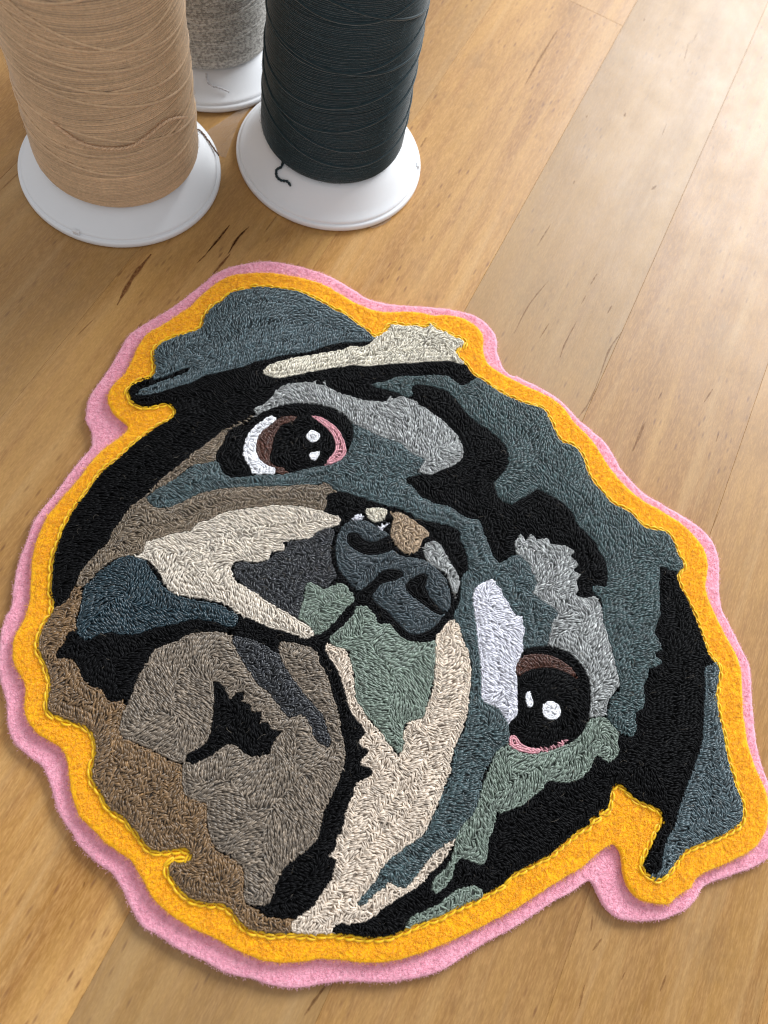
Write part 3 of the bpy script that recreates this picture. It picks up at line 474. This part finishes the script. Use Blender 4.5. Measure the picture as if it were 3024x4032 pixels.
# ------------------------------------------------------------------ scraps on the table
M_FILM = film_mat()
def film(pts, label, zs):
    p = arr(pts); c = p.mean(0); n = len(p)
    V = [(*(q-c), z) for q, z in zip(p, zs)]+[(*(q-c), z+.00012) for q, z in zip(p, zs)]
    tri = tessellate_polygon([[Vector((*q, 0)) for q in (p-c)]])
    F = [list(t)[::-1] for t in tri]+[[i+n for i in t] for t in tri]+[[i, (i+1) % n, (i+1) % n+n, i+n] for i in range(n)]
    o = mesh_obj('plastic_film', V, F, M_FILM, smooth=False); o.location = (c[0], c[1], 0)
    o['label'] = label; o['category'] = 'plastic scrap'; return o
film(FILM_A, 'thin clear plastic film standing in the gap between the tan and dark spools', [.0004, .0003, .0003, .0012, .0016, .0004, .0004])
film(FILM_B, 'small clear plastic scrap sticking out under the dark spool flange', [.0002]*6)
# ------------------------------------------------------------------ embroidered patch
Z1, Z2, ZB = .0018, .0035, .0038
patch = empty('embroidered_patch'); patch['label'] = 'chain stitched pug head patch on yellow and pink felt lying on the table'; patch['category'] = 'patch'
def outline(pts, step=.0007, jag=.00005, seed=0):
    p = resample(catmull(arr(pts), 6), step); r = np.random.default_rng(seed)
    d = np.roll(p, -1, 0)-np.roll(p, 1, 0); d /= np.linalg.norm(d, axis=1)[:, None]
    area2 = np.sum(p[:, 0]*np.roll(p[:, 1], -1)-np.roll(p[:, 0], -1)*p[:, 1])
    if area2 < 0: p = p[::-1]; d = -d[::-1]
    n = np.stack([d[:, 1], -d[:, 0]], 1)         # outward
    k = r.standard_normal(len(p)); k = (k+np.roll(k, 1)+np.roll(k, -1))/2
    return p+n*(k*jag)[:, None], n
def felt(name, pts, z0, z1, mat, seed, parent):
    p, n = outline(pts, seed=seed); m = len(p); r = np.random.default_rng(seed)
    hz = z1-z0; V = []; F = []
    rings = [(-.0006, z0), (-.00008, z0+.12*hz), (.0, z0+.5*hz), (-.00006, z0+.85*hz), (-.0003, z1-.00005), (-.0008, z1)]
    for k, (o, z) in enumerate(rings):
        jz = r.standard_normal(m)*(.00003 if 0 < k < 5 else 0)
        V += [(a[0]+b[0]*o, a[1]+b[1]*o, z+j) for a, b, j in zip(p, n, jz)]
    for k in range(len(rings)-1):
        F += [[k*m+i, k*m+(i+1) % m, (k+1)*m+(i+1) % m, (k+1)*m+i] for i in range(m)]
    tr = tessellate_polygon([[Vector((v[0], v[1], 0)) for v in V[-m:]]])
    off = (len(rings)-1)*m
    for t in tr:
        a, b, c = [V[off+i] for i in t]
        s = (b[0]-a[0])*(c[1]-a[1])-(c[0]-a[0])*(b[1]-a[1])
        F.append([off+i for i in (t if s > 0 else t[::-1])])
    return mesh_obj(name, V, F, mat, parent), p, n
fe1, pp, pn = felt('felt_backing', PINK, .00003, Z1, M_PINK, 1, patch); fe1['label'] = 'pink felt backing layer'
fe2, yp, yn = felt('felt_layer', YELLOW, Z1+.00002, Z2, M_YEL, 2, patch); fe2['label'] = 'golden yellow felt layer'

# raster of the embroidered picture on the patch plane
H = .00015
X0, Y0 = -.080, -.030; NX, NY = int(.195/H), int(.180/H)
def raster(p):
    p = (np.asarray(p)-[X0, Y0])/H
    tog = np.zeros((NY, NX+1), bool); q = np.roll(p, -1, 0)
    for (xa, ya), (xb, yb) in zip(p, q):
        if ya == yb: continue
        if ya > yb: xa, ya, xb, yb = xb, yb, xa, ya
        r0, r1 = max(0, math.ceil(ya-.5)), min(NY-1, math.ceil(yb-.5)-1)
        if r1 < r0: continue
        rr = np.arange(r0, r1+1); xs = xa+(rr+.5-ya)*(xb-xa)/(yb-ya)
        ci = np.clip(np.ceil(xs-.5), 0, NX).astype(int); np.logical_xor.at(tog, (rr, ci), True)
    return np.logical_xor.accumulate(tog[:, :-1], axis=1)
def edt(src, maxd):
    """distance (pixels, capped) to the nearest True pixel"""
    big = float(maxd); g = np.where(src, 0., big)
    for ax in (0,):
        for i in range(1, NY): np.minimum(g[i], g[i-1]+1, out=g[i])
        for i in range(NY-2, -1, -1): np.minimum(g[i], g[i+1]+1, out=g[i])
    g2 = g*g; out = g2.copy()
    for dx in range(1, maxd):
        dd = dx*dx
        np.minimum(out[:, dx:], g2[:, :-dx]+dd, out=out[:, dx:]); np.minimum(out[:, :-dx], g2[:, dx:]+dd, out=out[:, :-dx])
    return np.sqrt(np.minimum(out, big*big))
def blur(a, n=1):
    for _ in range(n):
        b = a.copy(); b[1:-1] = (a[:-2]+2*a[1:-1]+a[2:])/4; a = b.copy(); a[:, 1:-1] = (b[:, :-2]+2*b[:, 1:-1]+b[:, 2:])/4
    return a
bord = resample(catmull(arr(BORDER), 5), .0004)
mask = raster(bord)
dedge = edt(~mask, 8); inner = dedge > 4.0
lab = np.zeros((NY, NX), np.int16); lab[inner] = 1
for i, (nm, par, ck, lb, pts) in enumerate(REGIONS):
    p = arr(pts); p = catmull(p, 3) if nm not in ('mouth', 'brow') else p
    if par == '' and nm == 'fur_patch' and ck not in ('CS', 'BK'):           # hand-worked edge
        p = resample(p, .0005); d = np.roll(p, -1, 0)-np.roll(p, 1, 0); d /= np.linalg.norm(d, axis=1)[:, None]+1e-12
        p = p+np.stack([d[:, 1], -d[:, 0]], 1)*rng.normal(0, .00011, len(p))[:, None]
    m = raster(p); lab[m & inner] = i+2
blk = lab == 1
core = edt(~blk, 8) > 4.2; opened = edt(core, 8) < 5.2
near = inner & (edt(~inner, 14) < 11)
sl = blk & ~opened & near
for _ in range(14):
    if not sl.any(): break
    for ax, sh in ((0, 1), (0, -1), (1, 1), (1, -1)):
        nb = np.roll(lab, sh, ax); take = sl & (nb > 1); lab[take] = nb[take]; sl &= ~take
edge = np.zeros_like(inner)
dv = lab[1:] != lab[:-1]; edge[1:] |= dv; edge[:-1] |= dv
dh = lab[:, 1:] != lab[:, :-1]; edge[:, 1:] |= dh; edge[:, :-1] |= dh
D = edt(edge, 64)*H
Dr = D.copy()
D = blur(D, 3)
xs = X0+(np.arange(NX)+.5)*H; ys = Y0+(np.arange(NY)+.5)*H
# low wobble so rows are hand guided
gx, gy = np.meshgrid(xs, ys)
wob = .00005*(np.sin(gx*1900+3*np.sin(gy*700))+np.sin(gy*2100+2*np.sin(gx*900)))
Df = np.where(D > .0009, D+wob*np.clip((D-.0009)/.001, 0, 1), D)
PITCH_ROW, PITCH_ST = .00100, .00034
def contours(level):
    f = Df-level; m = lab > 0
    c00, c10, c01, c11 = f[:-1, :-1], f[:-1, 1:], f[1:, :-1], f[1:, 1:]
    ok = m[:-1, :-1] & m[1:, 1:] & m[:-1, 1:] & m[1:, :-1]
    code = (c00 > 0)*1+(c10 > 0)*2+(c11 > 0)*4+(c01 > 0)*8
    code[~ok] = 0
    jj, ii = np.nonzero((code > 0) & (code < 15)); cd = code[jj, ii]
    # edge ids: bottom (h), right (v), top (h), left (v); higher side on the left of travel
    tab = {1: [(0, 3)], 2: [(1, 0)], 3: [(1, 3)], 4: [(2, 1)], 5: [(0, 3), (2, 1)], 6: [(2, 0)], 7: [(2, 3)], 8: [(3, 2)], 9: [(0, 2)], 10: [(1, 0), (3, 2)],
           11: [(1, 2)], 12: [(3, 1)], 13: [(0, 1)], 14: [(3, 0)]}
    nxt = {}; pos = {}
    def eid(j, i, e):
        if e == 0: return (j*NX+i)*2
        if e == 2: return ((j+1)*NX+i)*2
        if e == 3: return (j*NX+i)*2+1
        return (j*NX+i+1)*2+1
    def epos(k):
        h = k & 1; q = k >> 1; j, i = divmod(q, NX)
        if h == 0: a, b = f[j, i], f[j, i+1]; t = a/(a-b); return (xs[i]+t*H, ys[j])
        a, b = f[j, i], f[j+1, i]; t = a/(a-b); return (xs[i], ys[j]+t*H)
    for j, i, c in zip(jj.tolist(), ii.tolist(), cd.tolist()):
        for a, b in tab[c]: nxt[eid(j, i, a)] = eid(j, i, b)
    starts = set(nxt)-set(nxt.values())
    lines = []
    def walk(k):
        L = [k]
        while k in nxt:
            k = nxt.pop(k); L.append(k)
            if len(L) > 60000: break
        return L
    for k in list(starts): lines.append(walk(k))
    while nxt:
        k = next(iter(nxt)); lines.append(walk(k))
    return [np.array([epos(k) for k in L]) for L in lines if len(L) > 3]
SP, ST, SM, SF = [], [], [], []      # stitch position, tangent, row phase
levels = [.00036]+[.00116+PITCH_ROW*k for k in range(9)]
for li, lv in enumerate(levels):
    if lv > Df.max(): break
    for L in contours(lv):
        ln_ = np.linalg.norm(np.diff(L, axis=0), axis=1).sum()
        if ln_ < .0006: continue
        q = resample(L, .00012, False); n = len(q)
        kk = 4 if li == 0 else 9; t = q[np.minimum(np.arange(n)+kk, n-1)]-q[np.maximum(np.arange(n)-kk, 0)]
        t /= np.linalg.norm(t, axis=1)[:, None]+1e-12
        st = max(1, int(round(PITCH_ST/.00012))); o = random.randrange(st)
        idx = np.arange(o, n, st)
        SP.append(q[idx]); ST.append(t[idx]); SM.append(np.full(len(idx), li)); SF.append(np.full(len(idx), -1.0 if (li > 0 and random.random() < .12) else 1.0))
SP = np.vstack(SP); ST = np.vstack(ST); SM = np.concatenate(SM); SF = np.concatenate(SF)
def pix(p):
    i = np.clip(((p[..., 0]-X0)/H).astype(int), 0, NX-1); j = np.clip(((p[..., 1]-Y0)/H).astype(int), 0, NY-1); return j, i
# spots no row reached: add single stitches along the local direction
cov = np.zeros((NY, NX), bool)
disc = [(a, b) for a in range(-3, 4) for b in range(-3, 4) if a*a+b*b <= 9.5]
def mark(p, t):
    for s in (-.0004, 0, .0004):
        j, i = pix(p+t*s)
        for a, b in disc: cov[np.clip(j+a, 0, NY-1), np.clip(i+b, 0, NX-1)] = True
mark(SP, ST)
Db = blur(D, 8); gyy, gxx = np.gradient(Db)
todo = np.argwhere((lab > 0) & ~cov & (Dr > .00012)); rng.shuffle(todo)
ep, et = [], []
for j, i in todo.tolist():
    if cov[j, i]: continue
    g = np.array([-gyy[j, i], gxx[j, i]]); l = np.hypot(*g)
    if l < 1e-7: a = rng.uniform(0, 6.28); g = np.array([math.cos(a), math.sin(a)])
    else: g = g/l
    p = np.array([xs[i], ys[j]]); ep.append(p); et.append(g); mark(p[None], g[None])
if ep:
    SP = np.vstack([SP, ep]); ST = np.vstack([ST, et]); SM = np.r_[SM, np.full(len(ep), 1)]; SF = np.r_[SF, np.ones(len(ep))]
N = len(SP)
print('stitches', N, 'fill', len(ep))
sj, si = pix(SP); slab = lab[sj, si]
keep = slab > 0; SF = SF[keep]; SP, ST, SM, slab, sj, si = SP[keep], ST[keep], SM[keep], slab[keep], sj[keep], si[keep]; N = len(SP)
ang = rng.normal(0, .055, N); ca, sa = np.cos(ang), np.sin(ang)
T2 = np.stack([ST[:, 0]*ca-ST[:, 1]*sa, ST[:, 0]*sa+ST[:, 1]*ca], 1); N2 = np.stack([-T2[:, 1], T2[:, 0]], 1)
hz = ZB+.00055*(1-np.exp(-Dr[sj, si]/.0007))+.0001*np.sin(SP[:, 0]*520)*np.sin(SP[:, 1]*610)
jit = rng.normal(0, .00005, (N, 2))
C0 = SP+jit*.6
ltone = rng.normal(1, .05, N)
allP, allL, allT = [], [], []
prof_s = np.array([-.52, -.30, 0, .30, .58]); prof_z = np.array([-.00030, .00014, .00038, .00016, -.00042]); prof_w = np.array([.56, .45, .29, .12, -.02])
lean_of = rng.choice([-1.0, 1.0], len(REGIONS)+3)*rng.normal(1.0, .10, len(REGIONS)+3)
fur = np.array([False, True]+[g[0] in ('fur_patch', 'brow', 'mouth', 'eye', 'eye_white', 'nose_pad', 'nose_highlight', 'iris', 'ear') for g in REGIONS]+[False])
srows = (SM > 0) | (fur[slab] & (rng.random(N) < .6))
SF = np.where(SM == 0, rng.choice([-1.0, 1.0, 1.0], N), SF)
for side in (1, -1):                                  # outline row: two leaning strands make a chain link
    k = np.nonzero(~srows)[0]; n = len(k)
    ls = rng.normal(1, .07, n)[:, None]; ws = rng.normal(1, .08, n)[:, None]
    s = prof_s[None]*.00125*ls; w = side*prof_w[None]*.00080*ws
    z = hz[k][:, None]+prof_z[None]*rng.normal(1, .2, n)[:, None]+rng.normal(0, .00004, n)[:, None]
    P = np.concatenate([C0[k][:, None]+s[:, :, None]*T2[k][:, None]+w[:, :, None]*N2[k][:, None], z[:, :, None]], 2)
    allP.append(P); allL.append(slab[k]); allT.append(ltone[k]*rng.normal(1, .10, n))
k = np.nonzero(srows)[0]; n = len(k)                  # filling rows: all strands of a row lean one way
C0[k] += N2[k]*rng.normal(0, 1, n)[:, None]*np.where(SM[k] == 0, .00006, .00016)[:, None]
th_ = lean_of[slab[k]]*SF[k]+rng.normal(0, .09, n); c_, s_ = np.cos(th_)[:, None], np.sin(th_)[:, None]
dv_ = T2[k]*c_+N2[k]*s_; pv_ = np.stack([-dv_[:, 1], dv_[:, 0]], 1)
u5 = np.array([-.5, -.27, .02, .28, .5])[None]*(np.where(SM[k] == 0, .00150, .00182)*rng.normal(1, .14, n))[:, None]
cv_ = (np.array([.0, .7, 1., .7, 0.])[None]-.5)*(rng.normal(0, .00007, n))[:, None]
z = hz[k][:, None]+np.array([-.00026, .00012, .00034, .00018, -.00030])[None]*rng.normal(1, .25, n)[:, None]+rng.normal(0, .00008, n)[:, None]
P = np.concatenate([C0[k][:, None]+u5[:, :, None]*dv_[:, None]+cv_[:, :, None]*pv_[:, None], z[:, :, None]], 2)
allP.append(P); allL.append(slab[k]); allT.append(ltone[k]*rng.normal(1, .17, n)*np.where(rng.random(n) < .12, 1.25, 1))  # a few strands toned brighter as painted sheen highlights
ex = np.ones(len(REGIONS)+3); fl = np.zeros(len(REGIONS)+3)
for i, g in enumerate(REGIONS):
    ex[i+2] = {'LG': .16, 'SL': .13, 'SF': .13, 'SE': .10, 'TC': .10, 'BR': .12}.get(g[2], .03); fl[i+2] = {'CH': .22, 'LG': .10, 'SL': .06, 'TC': .06}.get(g[2], 0)
allT = [a*rng.normal(1, ex[l]*(l > 1)+1e-4)*np.where(rng.random(len(l)) < fl[l], 1.5, 1) for a, l in zip(allT, allL)]
allP = np.vstack(allP); allL = np.concatenate(allL); allT = np.clip(np.concatenate(allT), .5, 2.1)
srad = np.array([.00008, .00016, .00018, .00016, .00007])[None]*rng.normal(1, .10, len(allP))[:, None]
# coarse underlay below the stitches, thread colour darkened to paint shade into the gaps
Q = 3
def underlay(l):
    m = lab == l; ny, nx = NY//Q, NX//Q
    mm = m[:ny*Q, :nx*Q].reshape(ny, Q, nx, Q).any(axis=(1, 3))
    jj, ii = np.nonzero(mm)
    vid = {}; V = []; F = []
    for j, i in zip(jj.tolist(), ii.tolist()):
        f = []
        for a, b in ((j, i), (j, i+1), (j+1, i+1), (j+1, i)):
            k = (a, b)
            if k not in vid: vid[k] = len(V); V.append((X0+b*Q*H, Y0+a*Q*H, ZB+.00002))
            f.append(vid[k])
        F.append(f)
    return np.array(V), np.array(F, int)
eyes = {}
def region(l, name, mat, parent, label):
    ut = .8 if mat in (TM['WH'], TM['LV'], TM['CS'], TM['CR'], TM['PC']) else .5
    V0, F0 = underlay(l)
    if len(V0) == 0: return None
    sel = allL == l
    V1, F1 = tubes(allP[sel], srad[sel], 5)
    tn = np.r_[np.full(len(V0), ut), np.repeat(allT[sel], 25)]
    o = mesh_obj(name, np.vstack([V0, V1]), np.vstack([F0, F1+len(V0)]) if len(V1) else F0, mat, parent, tn)
    if label: o['label'] = label
    return o
region(1, 'black_fur', TM['BK'], patch, 'black outline and fur embroidery')
holder = {}; last_ear = None
for i, (nm, par, ck, lb, pts) in enumerate(REGIONS):
    if nm == 'ear_crease': o = region(i+2, nm, TM[ck], last_ear, lb); continue
    if nm in ('eye', 'nose_pad'):
        o = region(i+2, 'nose' if nm == 'nose_pad' else nm, TM[ck], patch, lb); holder[par] = o; continue
    o = region(i+2, nm, TM[ck], holder.get(par, patch) if par else patch, lb)
    if nm == 'ear': last_ear = o

# yellow chain-stitch border: every loop an object of its own, one shared mesh
def loop_mesh(L, w, r):
    t = np.linspace(0, 1, 7)
    A = []
    for sd in (1, -1):
        x = -L*.62+L*1.24*t; y = sd*w*np.sin(np.pi*np.clip(t*.92+.04, 0, 1))**.8*(1-.35*t); z = -.00004+.00022*np.sin(np.pi*t)
        A.append(np.stack([x, y, z], -1))
    V, F = tubes(np.array(A), np.array([.6, 1, 1.1, 1.1, 1.05, .95, .55])*r, 5)
    me_o = mesh_obj('border_stitch', V, F, YT, fe2, np.full(len(V), 1.0)); return me_o
per = np.linalg.norm(np.diff(np.vstack([bord, bord[:1]]), axis=0), axis=1).sum()
NBS = 298; bp = resample(catmull(arr(BORDER), 5), per/NBS)[:NBS]
bt = np.roll(bp, -1, 0)-np.roll(bp, 1, 0); step = per/NBS
variants = [loop_mesh(step*rng.normal(1, .06), .00040*rng.normal(1, .2), .00027) for _ in range(6)]
for k in range(len(bp)):
    a = math.atan2(bt[k, 1], bt[k, 0])+math.pi+rng.normal(0, .10)
    o = variants[k] if k < 6 else variants[rng.integers(0, 6)].copy()
    if k >= 6: COL.objects.link(o)
    o.parent = fe2
    o.location = (bp[k, 0]+rng.normal(0, .00008), bp[k, 1]+rng.normal(0, .00008), Z2+rng.uniform(0, .00008)); o.rotation_euler = (rng.normal(0, .15), 0, a)

# felt fibres standing on the two felt layers
def fibres(name, pts2, z, mat, parent, lmin, lmax, r, seed, lift=.00035, dirs=None):
    g = np.random.default_rng(seed); n = len(pts2); a = g.uniform(0, 2*np.pi, n)
    if dirs is not None: a = np.where(g.random(n) < .75, np.arctan2(dirs[:, 1], dirs[:, 0])+g.normal(0, .6, n), a)
    L = g.uniform(lmin, lmax, n); cv = g.normal(0, 1.3, n)
    t = np.linspace(0, 1, 4); ang_ = a[:, None]+cv[:, None]*t
    dx = np.cumsum(np.cos(ang_), 1)/4*L[:, None]; dy = np.cumsum(np.sin(ang_), 1)/4*L[:, None]
    dx -= dx[:, :1]; dy -= dy[:, :1]
    zz = z+g.uniform(-.3, 1, n)[:, None]*lift*np.sin(np.pi*np.linspace(0, g.uniform(.7, 1), 4))[None]+.00002
    P = np.stack([pts2[:, :1]+dx, pts2[:, 1:]+dy, zz], -1)
    V, F = tubes(P, np.array([1, 1, .9, .5])*r, 3)
    o = mesh_obj(name, V, F, mat, parent, np.repeat(np.clip(g.normal(1.0, .10, n), .7, 1.3), 12)); o['kind'] = 'stuff'
    return o
def scatter(m, dens, seed):
    g = np.random.default_rng(seed); jj, ii = np.nonzero(m); n = int(len(jj)*H*H*dens*1e6); k = g.integers(0, len(jj), n)
    return np.stack([xs[ii[k]], ys[jj[k]]], 1)+g.uniform(-H/2, H/2, (n, 2))
ym = raster(yp-yn*.0006); pm = raster(pp-pn*.0006) & ~raster(yp)
ring = ym & ~(edt(~mask, 8) > 1.5)
fibres('felt_fibre', scatter(ring, 8, 1), Z2, M_YF, fe2, .0008, .0022, .00004, 11)
fibres('felt_fibre', scatter(pm, 9, 2), Z1, M_PF, fe1, .0006, .0016, .000035, 12)
def edge_fuzz(p, n, z0, z1, dens, mat, parent, seed, lmax):
    g = np.random.default_rng(seed); k = g.integers(0, len(p), int(dens*len(p)))
    q = p[k]-n[k]*.0002+g.normal(0, .0002, (len(k), 2)); f = fibres('edge_fuzz', q, z1, mat, parent, .0004, lmax, .00003, seed, .0002, n[k])
    return f
edge_fuzz(pp, pn, 0, Z1-.0004, 12, M_PF, fe1, 21, .00045); edge_fuzz(yp, yn, 0, Z2-.0004, 9, M_YF, fe2, 22, .0005)

# loose fibres rubbed up from the yarn
def stray():
    g = np.random.default_rng(5); k = g.integers(0, N, 600); q = SP[k]; n = len(q)
    a = g.uniform(0, 6.28, n); L = g.uniform(.0008, .0028, n); cv = g.normal(0, 2.2, n); t = np.linspace(0, 1, 7); aa = a[:, None]+cv[:, None]*t
    dx = np.cumsum(np.cos(aa), 1)/7*L[:, None]; dy = np.cumsum(np.sin(aa), 1)/7*L[:, None]
    z = hz[k][:, None]+.00022+np.sin(np.pi*t)[None]*g.uniform(.0001, .0008, n)[:, None]
    V, F = tubes(np.stack([q[:, :1]+dx, q[:, 1:]+dy, z], -1), .00002, 3)
    o = mesh_obj('stray_fibre', V, F, fibre_mat('stray_fibre', (128, 118, 104)), patch, np.repeat(np.clip(g.normal(1, .4, n), .3, 2), 21)); o['kind'] = 'stuff'
stray()
